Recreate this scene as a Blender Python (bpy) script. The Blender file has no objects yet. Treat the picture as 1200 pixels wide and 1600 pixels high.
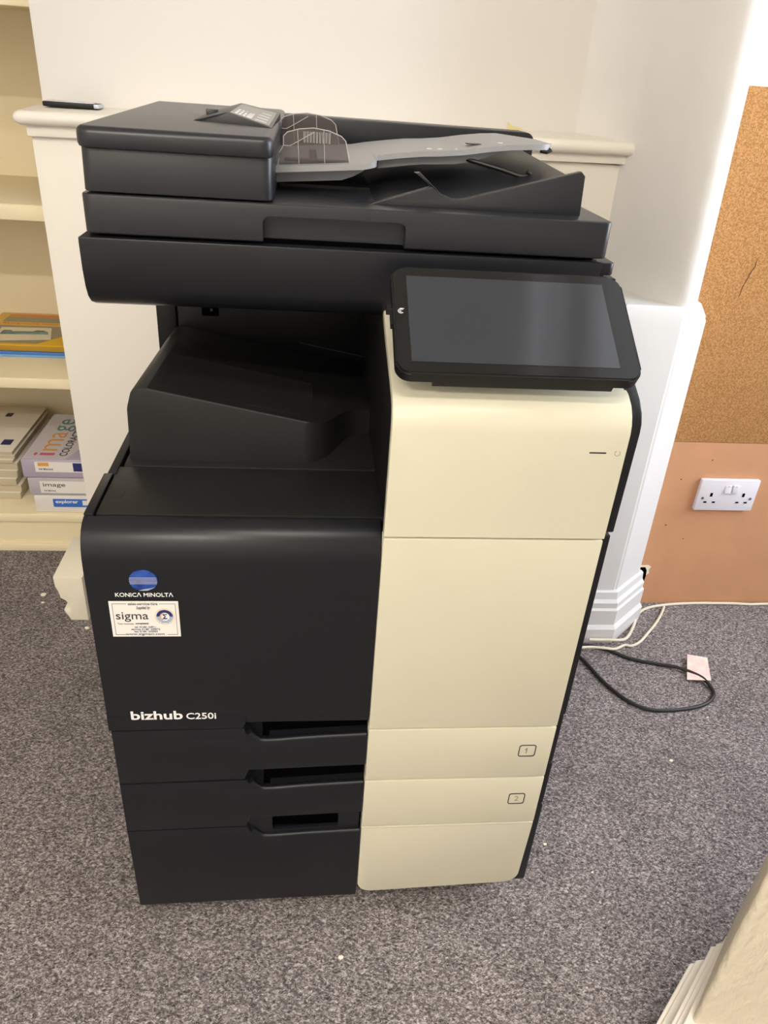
import bpy, bmesh, math, random
from mathutils import Vector, Matrix, Euler

random.seed(7)
S = bpy.context.scene
COL = S.collection

# ------------------------------------------------------------------ camera
cam = bpy.data.cameras.new('camera')
cam.sensor_fit = 'VERTICAL'
cam.sensor_height = 36.0
cam.lens = 1176.94 / 1600 * 36.0
cam.clip_start = 0.02
co = bpy.data.objects.new('camera', cam)
co.location = (0.2520, -0.7385, 1.1830)
co.rotation_euler = (1.04607, -0.064875, -0.084436)
COL.objects.link(co)
S.camera = co

# ------------------------------------------------------------------ world, lights, exposure
S.view_settings.view_transform = 'Standard'
S.view_settings.look = 'None'
S.view_settings.exposure = 0.0
S.view_settings.gamma = 1.0
S.view_settings.use_curve_mapping = False
W = bpy.data.worlds.new('sky')
S.world = W
W.use_nodes = True
bg = W.node_tree.nodes['Background']
bg.inputs[0].default_value = (0.62, 0.76, 1.0, 1)
bg.inputs[1].default_value = 1.2


def area_light(name, loc, rot, sx, sy, power, color, spread=math.pi):
    l = bpy.data.lights.new(name, 'AREA')
    l.shape = 'RECTANGLE'
    l.size = sx
    l.size_y = sy
    l.energy = power
    l.color = color
    l.spread = spread
    o = bpy.data.objects.new(name, l)
    o.location = loc
    o.rotation_euler = rot
    COL.objects.link(o)
    return o


# daylight through the window in the right wall
area_light('window_daylight', (2.57, 0.10, 1.55), (0, math.pi / 2, 0), 1.5, 1.3, 70, (0.82, 0.89, 1.0))
WARM = (1.0, 0.945, 0.865)
# two ceiling strip lamps (their housings are built further down)
STRIPS = [(0.45, -1.30), (-0.75, -2.35)]
for (sx, sy) in STRIPS:
    area_light('ceiling_strip_light', (sx, sy, 2.60), (0, 0, 0), 1.1, 0.12, 23 if sx > 0 else 62, WARM)


# ------------------------------------------------------------------ materials
def lin(c):
    return tuple((x / 255 / 12.92) if x / 255 <= 0.04045 else ((x / 255 + 0.055) / 1.055) ** 2.4 for x in c)


def mat(name, rgb, rough=0.5, metal=0.0, spec=0.5, bump=0.0, bscale=300.0, bdist=0.001, vary=0.0, vscale=6.0,
        trans=0.0, alpha=1.0, coat=0.0, emit=None, estr=0.0, stretch=None, rgb2=None):
    m = bpy.data.materials.new(name)
    m.use_nodes = True
    nt = m.node_tree
    b = nt.nodes['Principled BSDF']
    c = lin(rgb)
    b.inputs['Base Color'].default_value = (*c, 1)
    b.inputs['Roughness'].default_value = rough
    b.inputs['Metallic'].default_value = metal
    b.inputs['Specular IOR Level'].default_value = spec
    b.inputs['Transmission Weight'].default_value = trans
    b.inputs['Alpha'].default_value = alpha
    b.inputs['Coat Weight'].default_value = coat
    if emit:
        b.inputs['Emission Color'].default_value = (*lin(emit), 1)
        b.inputs['Emission Strength'].default_value = estr
    tc = nt.nodes.new('ShaderNodeTexCoord')
    mp = nt.nodes.new('ShaderNodeMapping')
    nt.links.new(tc.outputs['Object'], mp.inputs[0])
    if stretch:
        mp.inputs['Scale'].default_value = stretch
    if vary or rgb2:
        n = nt.nodes.new('ShaderNodeTexNoise')
        n.inputs['Scale'].default_value = vscale
        n.inputs['Detail'].default_value = 5
        nt.links.new(mp.outputs[0], n.inputs['Vector'])
        mx = nt.nodes.new('ShaderNodeMix')
        mx.data_type = 'RGBA'
        if rgb2:
            c2 = lin(rgb2)
        else:
            c2 = tuple(x * (1 - vary) for x in c)
        mx.inputs[6].default_value = (*c, 1)
        mx.inputs[7].default_value = (*c2, 1)
        r = nt.nodes.new('ShaderNodeMapRange')
        r.inputs[1].default_value = 0.38
        r.inputs[2].default_value = 0.62
        nt.links.new(n.outputs[0], r.inputs[0])
        nt.links.new(r.outputs[0], mx.inputs[0])
        nt.links.new(mx.outputs[2], b.inputs['Base Color'])
    if bump:
        n = nt.nodes.new('ShaderNodeTexNoise')
        n.inputs['Scale'].default_value = bscale
        n.inputs['Detail'].default_value = 3
        nt.links.new(mp.outputs[0], n.inputs['Vector'])
        bp = nt.nodes.new('ShaderNodeBump')
        bp.inputs['Strength'].default_value = bump
        bp.inputs['Distance'].default_value = bdist
        nt.links.new(n.outputs[0], bp.inputs['Height'])
        nt.links.new(bp.outputs[0], b.inputs['Normal'])
    return m


def carpet_mat():
    m = bpy.data.materials.new('carpet')
    m.use_nodes = True
    nt = m.node_tree
    b = nt.nodes['Principled BSDF']
    b.inputs['Roughness'].default_value = 1.0
    b.inputs['Specular IOR Level'].default_value = 0.1
    tc = nt.nodes.new('ShaderNodeTexCoord')
    n = nt.nodes.new('ShaderNodeTexNoise')
    n.inputs['Scale'].default_value = 250
    n.inputs['Detail'].default_value = 4
    n.inputs['Roughness'].default_value = 0.85
    n.inputs['Distortion'].default_value = 0.6
    mp = nt.nodes.new('ShaderNodeMapping')
    mp.inputs['Scale'].default_value = (0.8, 1.15, 1.0)
    mp.inputs['Rotation'].default_value = (0, 0, 0.25)
    nt.links.new(tc.outputs['Object'], mp.inputs[0])
    nt.links.new(mp.outputs[0], n.inputs['Vector'])
    cr = nt.nodes.new('ShaderNodeValToRGB')
    cr.color_ramp.elements[0].position = 0.36
    cr.color_ramp.elements[0].color = (*lin((50, 45, 44)), 1)
    cr.color_ramp.elements[1].position = 0.66
    cr.color_ramp.elements[1].color = (*lin((212, 202, 198)), 1)
    e = cr.color_ramp.elements.new(0.5)
    e.color = (*lin((118, 110, 109)), 1)
    nt.links.new(n.outputs[0], cr.inputs[0])
    big = nt.nodes.new('ShaderNodeTexNoise')
    big.inputs['Scale'].default_value = 9
    big.inputs['Detail'].default_value = 4
    nt.links.new(tc.outputs['Object'], big.inputs['Vector'])
    mr = nt.nodes.new('ShaderNodeMapRange')
    mr.inputs[1].default_value = 0.3
    mr.inputs[2].default_value = 0.7
    mr.inputs[3].default_value = 0.88
    mr.inputs[4].default_value = 1.1
    nt.links.new(big.outputs[0], mr.inputs[0])
    mx = nt.nodes.new('ShaderNodeMix')
    mx.data_type = 'RGBA'
    mx.blend_type = 'MULTIPLY'
    mx.inputs[0].default_value = 1.0
    nt.links.new(cr.outputs[0], mx.inputs[6])
    nt.links.new(mr.outputs[0], mx.inputs[7])
    nt.links.new(mx.outputs[2], b.inputs['Base Color'])
    bp = nt.nodes.new('ShaderNodeBump')
    bp.inputs['Strength'].default_value = 0.6
    bp.inputs['Distance'].default_value = 0.003
    nt.links.new(n.outputs[0], bp.inputs['Height'])
    nt.links.new(bp.outputs[0], b.inputs['Normal'])
    return m


def cork_mat():
    m = bpy.data.materials.new('cork')
    m.use_nodes = True
    nt = m.node_tree
    b = nt.nodes['Principled BSDF']
    b.inputs['Roughness'].default_value = 0.9
    b.inputs['Specular IOR Level'].default_value = 0.15
    tc = nt.nodes.new('ShaderNodeTexCoord')
    v = nt.nodes.new('ShaderNodeTexNoise')
    v.inputs['Scale'].default_value = 330
    v.inputs['Detail'].default_value = 3
    nt.links.new(tc.outputs['Object'], v.inputs['Vector'])
    cr = nt.nodes.new('ShaderNodeValToRGB')
    cr.color_ramp.elements[0].position = 0.33
    cr.color_ramp.elements[0].color = (*lin((162, 115, 70)), 1)
    cr.color_ramp.elements[1].position = 0.68
    cr.color_ramp.elements[1].color = (*lin((208, 160, 110)), 1)
    e = cr.color_ramp.elements.new(0.5)
    e.color = (*lin((186, 138, 87)), 1)
    nt.links.new(v.outputs[0], cr.inputs[0])
    nt.links.new(cr.outputs[0], b.inputs['Base Color'])
    bp = nt.nodes.new('ShaderNodeBump')
    bp.inputs['Strength'].default_value = 0.4
    bp.inputs['Distance'].default_value = 0.001
    nt.links.new(v.outputs[0], bp.inputs['Height'])
    nt.links.new(bp.outputs[0], b.inputs['Normal'])
    return m


M = dict(
    carpet=carpet_mat(), cork=cork_mat(),
    wall=mat('cream_wall_paint', (235, 231, 225), 0.6, spec=0.25, bump=0.35, bscale=22, bdist=0.002),
    wall_rough=mat('lumpy_white_paint', (236, 233, 229), 0.55, spec=0.3, bump=0.55, bscale=18, bdist=0.004,
                   vary=0.03, vscale=5),
    white_wood=mat('white_gloss_woodwork', (220, 219, 218), 0.4, spec=0.35, bump=0.15, bscale=60, bdist=0.001),
    wood_paint=mat('cream_gloss_woodwork', (241, 235, 223), 0.45, spec=0.35, bump=0.35, bscale=70, bdist=0.0015,
                   stretch=(0.25, 1, 1)),
    shelf_paint=mat('yellowed_shelf_paint', (240, 226, 190), 0.5, spec=0.3, bump=0.25, bscale=40, bdist=0.001),
    near_paint=mat('brushed_cream_paint', (214, 203, 180), 0.42, spec=0.4, bump=1.0, bscale=60, bdist=0.006,
                   stretch=(1, 1, 0.45)),
    ceiling=mat('ceiling_paint', (240, 238, 232), 0.8, spec=0.1),
    hardboard=mat('brown_hardboard', (206, 154, 116), 0.75, spec=0.2, bump=0.15, bscale=500, vary=0.06, vscale=9),
    crack=mat('cork_crack', (92, 58, 34), 0.9),
    dark=mat('charcoal_plastic', (26, 27, 31), 0.33, spec=0.32, bump=0.06, bscale=1600, bdist=0.0002),
    grey=mat('graphite_plastic', (35, 36, 40), 0.33, spec=0.45, bump=0.06, bscale=1600, bdist=0.0002),
    deck=mat('black_deck_plastic', (32, 32, 32), 0.45, spec=0.35, bump=0.12, bscale=1600, bdist=0.0002),
    black=mat('black_plastic', (17, 17, 18), 0.42, spec=0.35),
    hollow_shade=mat('painted_cavity_shade', (4, 4, 5), 0.9, spec=0.02),  # near-black colour paints in the shade of hollows, holes and gaps
    lip=mat('dark_grey_plastic', (46, 46, 49), 0.36, spec=0.45),  # even grey, lighter than the charcoal plastic
    cream=mat('cream_plastic', (212, 207, 184), 0.36, spec=0.45, bump=0.06, bscale=1400, bdist=0.0002, vary=0.015, vscale=8),
    seam=mat('cream_seam', (150, 138, 112), 0.6),
    tray=mat('light_grey_plastic', (150, 150, 151), 0.38, spec=0.5),
    smoke=mat('smoked_clear_plastic', (92, 82, 80), 0.12, spec=0.6, alpha=0.5),
    rim=mat('clear_plastic_edge', (176, 174, 170), 0.15, spec=0.8),
    bezel=mat('black_gloss_bezel', (24, 24, 25), 0.12, spec=0.4),
    lcd=mat('dark_touch_screen', (50, 53, 59), 0.06, spec=0.5, coat=0.2),
    white=mat('white_print', (236, 236, 234), 0.5),
    ink=mat('dark_ink', (48, 44, 52), 0.6),
    navy=mat('navy_ink', (38, 44, 104), 0.5),
    blue=mat('blue_ink', (92, 142, 190), 0.5),
    orange=mat('orange_ink', (226, 160, 76), 0.5),
    sticker=mat('sticker_paper', (232, 228, 220), 0.45),
    globe=mat('blue_globe_enamel', (26, 84, 178), 0.2, spec=0.7, coat=0.5, rgb2=(12, 50, 130), vscale=60),
    silver=mat('silver_line', (190, 196, 206), 0.35, metal=0.3),
    greyink=mat('grey_ink', (150, 146, 136), 0.6),
    rubber=mat('black_rubber', (22, 22, 23), 0.7),
    whitecable=mat('cream_cable_sheath', (226, 216, 196), 0.5),
    blackcable=mat('black_cable_sheath', (30, 30, 30), 0.5),
    socket=mat('white_socket_plastic', (226, 224, 232), 0.3, spec=0.5),
    screw=mat('screw_metal', (150, 148, 145), 0.3, metal=0.9),
    tag=mat('pink_tag_paper', (240, 228, 218), 0.6, rgb2=(238, 208, 200), vscale=45),
    tagred=mat('tag_red_print', (226, 160, 150), 0.6),
    yellow=mat('yellow_magazine_cover', (232, 182, 40), 0.35, spec=0.5),
    magpage=mat('magazine_page_edges', (176, 136, 36), 0.7),
    maggrey=mat('magazine_photo_grey', (150, 140, 112), 0.4),
    magred=mat('magazine_orange_band', (220, 120, 56), 0.4),
    card=mat('postcard_white', (236, 224, 196), 0.45),
    sea=mat('postcard_sea', (70, 110, 112), 0.4, rgb2=(112, 160, 160), vscale=30),
    hill=mat('postcard_hills', (92, 100, 70), 0.5),
    folder=mat('light_blue_folder', (110, 166, 220), 0.4),
    folder2=mat('mid_blue_folder', (70, 120, 190), 0.4),
    paper=mat('white_paper', (238, 230, 214), 0.6),
    paperedge=mat('paper_edges', (196, 184, 156), 0.8, bump=0.5, bscale=900, stretch=(0.1, 0.1, 1)),
    lilac=mat('lilac_wrapper', (178, 168, 186), 0.3, spec=0.6),
    lilac_top=mat('pale_lilac_wrapper', (214, 206, 212), 0.3, spec=0.6),
    greywrap=mat('grey_wrapper', (186, 178, 184), 0.3, spec=0.6),
    whitewrap=mat('white_wrapper', (228, 222, 216), 0.35, spec=0.5),
    royal=mat('royal_blue_label', (58, 112, 200), 0.35),
    pink=mat('magenta_ink', (216, 92, 130), 0.5),
    teal=mat('teal_ink', (86, 140, 136), 0.5),
    plaster=mat('rough_white_plaster', (240, 232, 210), 0.6, bump=0.6, bscale=50, bdist=0.003),
    tape=mat('masking_tape', (232, 214, 146), 0.6),
    lampwhite=mat('lamp_housing', (230, 230, 226), 0.5),
    glass=mat('window_glass', (240, 245, 250), 0.02, trans=1.0, alpha=0.25),
    remote_top=mat('remote_top', (206, 200, 210), 0.25, spec=0.6),
)
M['labelgrey'] = mat('label_grey', (150, 147, 140), 0.4)
M['lamp'] = mat('lamp_diffuser', (255, 255, 255), 0.5, emit=(255, 236, 205), estr=6.0)


# ------------------------------------------------------------------ helpers
def finish(bm, ang=0.6):
    bmesh.ops.recalc_face_normals(bm, faces=bm.faces)
    for f in bm.faces:
        f.smooth = True
    for e in bm.edges:
        if len(e.link_faces) == 2:
            e.smooth = e.calc_face_angle(0) < ang
    return bm


def obj(name, pieces, parent=None, label=None, kind=None, cat=None, group=None, ang=0.6):
    """pieces: list of (bmesh, material key); all joined into ONE mesh object in world coordinates."""
    mesh = bpy.data.meshes.new(name)
    big = bmesh.new()
    keys = []
    for (b, k) in pieces:
        if k not in keys:
            keys.append(k)
        idx = keys.index(k)
        finish(b, ang)
        for f in b.faces:
            f.material_index = idx
        tmp = bpy.data.meshes.new('tmp')
        b.to_mesh(tmp)
        b.free()
        big.from_mesh(tmp)
        bpy.data.meshes.remove(tmp)
    big.to_mesh(mesh)
    big.free()
    for k in keys:
        mesh.materials.append(M[k])
    o = bpy.data.objects.new(name, mesh)
    COL.objects.link(o)
    if parent:
        o.parent = parent
        base = parent
        off = Vector((0, 0, 0))
        while base:
            off += Vector(base.location)
            base = base.parent
        # vertices are world coordinates: shift them into the parent's space
        mesh.transform(Matrix.Translation(-off))
    else:
        # origin at the base centre of the thing
        xs = [v.co for v in mesh.vertices]
        lo = Vector([min(v[i] for v in xs) for i in range(3)])
        hi = Vector([max(v[i] for v in xs) for i in range(3)])
        c = Vector(((lo.x + hi.x) / 2, (lo.y + hi.y) / 2, lo.z))
        mesh.transform(Matrix.Translation(-c))
        o.location = c
    tagp(o, label, kind, cat, group)
    return o


def tagp(o, label=None, kind=None, cat=None, group=None):
    if label:
        o['label'] = label
    if kind:
        o['kind'] = kind
    if cat:
        o['category'] = cat
    if group:
        o['group'] = group


def thing(name, loc, label=None, cat=None, kind=None, group=None):
    o = bpy.data.objects.new(name, None)
    o.location = loc
    o.empty_display_size = 0.05
    COL.objects.link(o)
    tagp(o, label, kind, cat, group)
    return o


def box(x0, x1, y0, y1, z0, z1, r=0.0, seg=2):
    b = bmesh.new()
    bmesh.ops.create_cube(b, size=1)
    for v in b.verts:
        v.co = Vector((x0 + (v.co.x + .5) * (x1 - x0), y0 + (v.co.y + .5) * (y1 - y0), z0 + (v.co.z + .5) * (z1 - z0)))
    if r > 0:
        bmesh.ops.bevel(b, geom=b.edges[:], offset=r, segments=seg, profile=0.5, affect='EDGES')
    return b


def round_poly(pts, rad, seg=5):
    """pts 2D; rad number or per-vertex list -> polygon with rounded corners."""
    out = []
    n = len(pts)
    for i, p in enumerate(pts):
        r = rad[i] if isinstance(rad, (list, tuple)) else rad
        p = Vector(p)
        a = Vector(pts[i - 1]) - p
        c = Vector(pts[(i + 1) % n]) - p
        if r <= 0:
            out.append(tuple(p))
            continue
        la, lc = a.length, c.length
        a.normalize()
        c.normalize()
        th = a.angle(c)
        t = min(r / math.tan(th / 2), la * .49, lc * .49)
        rr = t * math.tan(th / 2)
        ctr = p + (a + c).normalized() * (rr / math.sin(th / 2))
        s = p + a * t - ctr
        e = p + c * t - ctr
        full = s.angle(e)
        for k in range(seg + 1):
            f = k / seg
            v = (s * math.sin((1 - f) * full) + e * math.sin(f * full)) / math.sin(full)
            out.append(tuple(ctr + v))
    return out


AX = {'x': lambda a, b, t: Vector((t, a, b)), 'y': lambda a, b, t: Vector((a, t, b)), 'z': lambda a, b, t: Vector((a, b, t))}


def prism(poly, axis, t0, t1, r=0.0, seg=2, front_only=False):
    """extrude 2D polygon along axis; bevel cap edges by r."""
    b = bmesh.new()
    f = AX[axis]
    v0 = [b.verts.new(f(p[0], p[1], t0)) for p in poly]
    v1 = [b.verts.new(f(p[0], p[1], t1)) for p in poly]
    b.faces.new(v0)
    b.faces.new(v1[::-1])
    n = len(poly)
    for i in range(n):
        b.faces.new((v0[i], v1[i], v1[(i + 1) % n], v0[(i + 1) % n]))
    bmesh.ops.recalc_face_normals(b, faces=b.faces)
    if r > 0:
        s0 = set(v0)
        s1 = set(v1)
        es = [e for e in b.edges if (e.verts[0] in s0 and e.verts[1] in s0) or
              (not front_only and e.verts[0] in s1 and e.verts[1] in s1)]
        bmesh.ops.bevel(b, geom=es, offset=r, segments=seg, profile=0.5, affect='EDGES')
    return b


def grid(fn, nu, nv):
    b = bmesh.new()
    vs = [[b.verts.new(fn(i / nu, j / nv)) for j in range(nv + 1)] for i in range(nu + 1)]
    for i in range(nu):
        for j in range(nv):
            b.faces.new((vs[i][j], vs[i + 1][j], vs[i + 1][j + 1], vs[i][j + 1]))
    return b


def tube(pts, r, seg=8, closed=False):
    b = bmesh.new()
    pts = [Vector(p) for p in pts]
    n = len(pts)
    rings = []
    up = Vector((0, 0, 1))
    for i, p in enumerate(pts):
        a = pts[i - 1] if (i > 0 or closed) else p
        c = pts[(i + 1) % n] if (i < n - 1 or closed) else p
        d = (c - a)
        d = d.normalized() if d.length > 1e-9 else Vector((1, 0, 0))
        s = d.cross(up)
        if s.length < 1e-3:
            s = d.cross(Vector((0, 1, 0)))
        s.normalize()
        t = s.cross(d)
        rings.append([b.verts.new(p + s * math.cos(2 * math.pi * k / seg) * r + t * math.sin(2 * math.pi * k / seg) * r)
                      for k in range(seg)])
    m = n if closed else n - 1
    for i in range(m):
        A, B = rings[i], rings[(i + 1) % n]
        for k in range(seg):
            b.faces.new((A[k], A[(k + 1) % seg], B[(k + 1) % seg], B[k]))
    if not closed:
        b.faces.new(rings[0][::-1])
        b.faces.new(rings[-1])
    return b


def smooth_path(pts, sub=6):
    P = [Vector(p) for p in pts]
    out = []
    for i in range(len(P) - 1):
        p0 = P[max(i - 1, 0)]
        p1 = P[i]
        p2 = P[i + 1]
        p3 = P[min(i + 2, len(P) - 1)]
        for k in range(sub):
            t = k / sub
            out.append(0.5 * ((2 * p1) + (-p0 + p2) * t + (2 * p0 - 5 * p1 + 4 * p2 - p3) * t * t + (-p0 + 3 * p1 - 3 * p2 + p3) * t ** 3))
    out.append(P[-1])
    return out


def quadb(pts, th=0.0, n=None):
    """flat polygon with optional thickness along n"""
    b = bmesh.new()
    v = [b.verts.new(p) for p in pts]
    f = b.faces.new(v)
    if th:
        r = bmesh.ops.extrude_face_region(b, geom=[f])
        nn = Vector(n)
        for e in r['geom']:
            if isinstance(e, bmesh.types.BMVert):
                e.co += nn * th
    return b


def cyl(c, r, h, axis='z', seg=24, r2=None):
    b = bmesh.new()
    bmesh.ops.create_cone(b, cap_ends=True, segments=seg, radius1=r, radius2=r if r2 is None else r2, depth=h)
    R = {'z': Matrix.Identity(4), 'x': Matrix.Rotation(math.pi / 2, 4, 'Y'), 'y': Matrix.Rotation(math.pi / 2, 4, 'X')}[axis]
    bmesh.ops.transform(b, matrix=Matrix.Translation(c) @ R, verts=b.verts)
    return b


def join(*bs):
    big = bmesh.new()
    for b in bs:
        t = bpy.data.meshes.new('t')
        b.to_mesh(t)
        b.free()
        big.from_mesh(t)
        bpy.data.meshes.remove(t)
    return big


def boolean(b, cutters):
    def mk(x):
        bmesh.ops.recalc_face_normals(x, faces=x.faces)
        me = bpy.data.meshes.new('t')
        x.to_mesh(me)
        x.free()
        o = bpy.data.objects.new('t', me)
        COL.objects.link(o)
        return o
    o = mk(b)
    cs = [mk(c) for c in cutters]
    for c in cs:
        md = o.modifiers.new('b', 'BOOLEAN')
        md.operation = 'DIFFERENCE'
        md.solver = 'EXACT'
        md.object = c
    dg = bpy.context.evaluated_depsgraph_get()
    dg.update()
    me = bpy.data.meshes.new_from_object(o.evaluated_get(dg))
    out = bmesh.new()
    out.from_mesh(me)
    for x in [o] + cs:
        d = x.data
        bpy.data.objects.remove(x)
        bpy.data.meshes.remove(d)
    bpy.data.meshes.remove(me)
    return out


def text(s, p0, du, dv, w=None, h=None, depth=0.0004, bold=0.0, shear=0.0):
    """Text whose box's lower-left corner is p0; du, dv unit directions; fitted to width w and height h."""
    c = bpy.data.curves.new('t', 'FONT')
    c.body = s
    c.size = 1.0
    c.offset = bold
    c.shear = shear
    c.resolution_u = 3
    o = bpy.data.objects.new('t', c)
    COL.objects.link(o)
    dg = bpy.context.evaluated_depsgraph_get()
    dg.update()
    me = bpy.data.meshes.new_from_object(o.evaluated_get(dg))
    bpy.data.objects.remove(o)
    bpy.data.curves.remove(c)
    b = bmesh.new()
    b.from_mesh(me)
    bpy.data.meshes.remove(me)
    xs = [v.co.x for v in b.verts]
    ys = [v.co.y for v in b.verts]
    x0, x1, y0, y1 = min(xs), max(xs), min(ys), max(ys)
    sx = (w / (x1 - x0)) if w else None
    sy = (h / (y1 - y0)) if h else None
    if sx is None:
        sx = sy
    if sy is None:
        sy = sx
    du = Vector(du)
    dv = Vector(dv)
    nn = du.cross(dv).normalized()
    p0 = Vector(p0)
    for v in b.verts:
        v.co = p0 + du * ((v.co.x - x0) * sx) + dv * ((v.co.y - y0) * sy)
    r = bmesh.ops.extrude_face_region(b, geom=b.faces[:])
    for e in r['geom']:
        if isinstance(e, bmesh.types.BMVert):
            e.co += nn * depth
    return b


def ftext(s, x, z, w=None, h=None, y=-0.0004, bold=0.0, shear=0.0):
    """text on the machine's front plane"""
    return text(s, (x, y, z), (1, 0, 0), (0, 0, 1), w, h, 0.0003, bold, shear)


def ellipse(cx, cz, rx, rz, a0=0, a1=360, n=40):
    return [(cx + rx * math.cos(math.radians(a0 + (a1 - a0) * k / n)), cz + rz * math.sin(math.radians(a0 + (a1 - a0) * k / n)))
            for k in range(n + (0 if a1 - a0 >= 360 else 1))]


def frame_poly(outer, inner, axis, t0, t1, arc=False):
    """ring between two polygons of equal vertex count"""
    b = bmesh.new()
    f = AX[axis]
    n = len(outer)
    L = []
    for pl in (outer, inner):
        for t in (t0, t1):
            L.append([b.verts.new(f(p[0], p[1], t)) for p in pl])
    o0, o1, i0, i1 = L
    for k in range(n - 1 if arc else n):
        j = (k + 1) % n
        b.faces.new((o0[k], o0[j], i0[j], i0[k]))
        b.faces.new((o1[k], i1[k], i1[j], o1[j]))
        b.faces.new((o0[k], o1[k], o1[j], o0[j]))
        b.faces.new((i0[k], i0[j], i1[j], i1[k]))
    return b


# ------------------------------------------------------------------ the setting
LX, RX, FY, BY, H = -1.60, 2.50, -3.00, 1.52, 2.70
obj('floor', [(box(LX - .1, RX + .1, FY - .1, BY + .1, -0.05, 0.0), 'carpet')], kind='structure')
obj('ceiling', [(box(LX - .1, RX + .1, FY - .1, BY + .1, H, H + .08), 'ceiling')], kind='structure')
obj('wall_left', [(box(LX - .1, LX, FY, BY + .1, 0, H), 'wall')], kind='structure')
obj('wall_front', [(box(LX, RX, FY - .1, FY, 0, H), 'wall')], kind='structure')
# right wall with a window opening (y -0.55..0.75, z 0.8..2.3)
wy0, wy1, wz0, wz1 = -0.55, 0.75, 0.80, 2.30
obj('wall_right', [(join(box(RX, RX + .1, FY, wy0, 0, H), box(RX, RX + .1, wy1, 0.95, 0, H),
                         box(RX, RX + .1, wy0, wy1, 0, wz0), box(RX, RX + .1, wy0, wy1, wz1, H)), 'wall')],
    kind='structure')
w1 = thing('window_1', (RX + .05, (wy0 + wy1) / 2, wz0), kind='structure')
fr = join(box(RX, RX + .06, wy0, wy0 + .05, wz0, wz1), box(RX, RX + .06, wy1 - .05, wy1, wz0, wz1),
          box(RX, RX + .06, wy0 + .05, wy1 - .05, wz0, wz0 + .05), box(RX, RX + .06, wy0 + .05, wy1 - .05, wz1 - .05, wz1),
          box(RX + .01, RX + .05, wy0 + .05, wy1 - .05, 1.53, 1.57))
obj('window_frame', [(fr, 'lampwhite')], w1)
# alcove back wall and the wall behind the cork
obj('wall_alcove', [(box(LX, -0.28, BY - 0.02, BY + .1, 0, H), 'shelf_paint')], kind='structure')
obj('wall_corner', [(box(1.00, RX + .1, 0.84, 0.95, 0, H), 'wall_rough')], kind='structure')

# chimney breast above the mantel
def breast(u, v):
    return None
cb = join(box(-0.283, 0.90, 1.035, BY - 0.02, 1.045, H, 0.004))
obj('wall_back', [(cb, 'wall')], kind='structure')

# lower breast, boxed out under the mantel shelf
mb = box(-0.279, 0.96, 0.925, BY - 0.02, 0.0, 1.055, 0.003)
obj('wall_chimney', [(mb, 'wood_paint')], kind='structure')
# mantel shelf: bullnose front
def shelf_z(x):
    return 1.072 + (x + 0.29) * 0.0125
def mantel():
    prof = []
    # (y, dz)
    for k in range(9):
        a = math.radians(-90 + 180 * k / 8)
        prof.append((0.893 - 0.0125 * math.cos(a) + 0.012, 0.0125 * math.sin(a)))
    prof += [(1.035, 0.018), (1.035, -0.0125)]
    b = bmesh.new()
    xs = [-0.300, -0.297, -0.288, 0.2, 0.6, 0.900, 0.934]
    sc = [0.35, 0.75, 1, 1, 1, 1, 1]
    rings = []
    for x, s in zip(xs, sc):
        rings.append([b.verts.new((x, 1.035 - (1.035 - p[0]) * (0.9 + 0.1 * s), shelf_z(x) + p[1] * s)) for p in prof])
    n = len(prof)
    for i in range(len(xs) - 1):
        for k in range(n):
            b.faces.new((rings[i][k], rings[i][(k + 1) % n], rings[i + 1][(k + 1) % n], rings[i + 1][k]))
    b.faces.new(rings[0])
    b.faces.new(rings[-1][::-1])
    return b
obj('trim_1', [(mantel(), 'wood_paint')], kind='structure', label='cream mantel shelf with a rounded front edge behind the copier', ang=0.9)
# bed moulding under the shelf
bmold = prism([(-0.282, 1.040), (-0.282, 1.064), (0.935, 1.081), (0.935, 1.058)], 'y', 0.912, 0.93, 0.002)
obj('trim_2', [(bmold, 'wood_paint')], kind='structure')

# pier: rounded white column at the right end of the chimney breast
def pier():
    plan = smooth_path([(0.800, 1.06), (0.865, 0.985), (0.905, 0.905), (0.935, 0.82), (0.962, 0.755), (0.992, 0.722), (1.022, 0.722), (1.046, 0.748), (1.058, 0.79), (1.060, 0.86)], 5)
    plan = [Vector((p[0], p[1])) for p in plan] + [Vector((1.06, 1.2)), Vector((0.80, 1.2))]
    b = bmesh.new()
    zs = [0.75, 0.9, 1.1, 1.3, 1.6, 2.0, H]
    rings = []
    for z in zs:
        dx = -(z - 0.82) * 0.035 if z < 1.6 else -0.027
        rings.append([b.verts.new((p.x + dx * max(0, min(1, (p.x - .8) / .2)), p.y, z)) for p in plan])
    n = len(plan)
    for i in range(len(zs) - 1):
        for k in range(n):
            b.faces.new((rings[i][k], rings[i][(k + 1) % n], rings[i + 1][(k + 1) % n], rings[i + 1][k]))
    b.faces.new(rings[0])
    b.faces.new(rings[-1][::-1])
    return b
obj('wall_pier', [(pier(), 'wall_rough')], kind='structure', ang=1.0)
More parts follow.
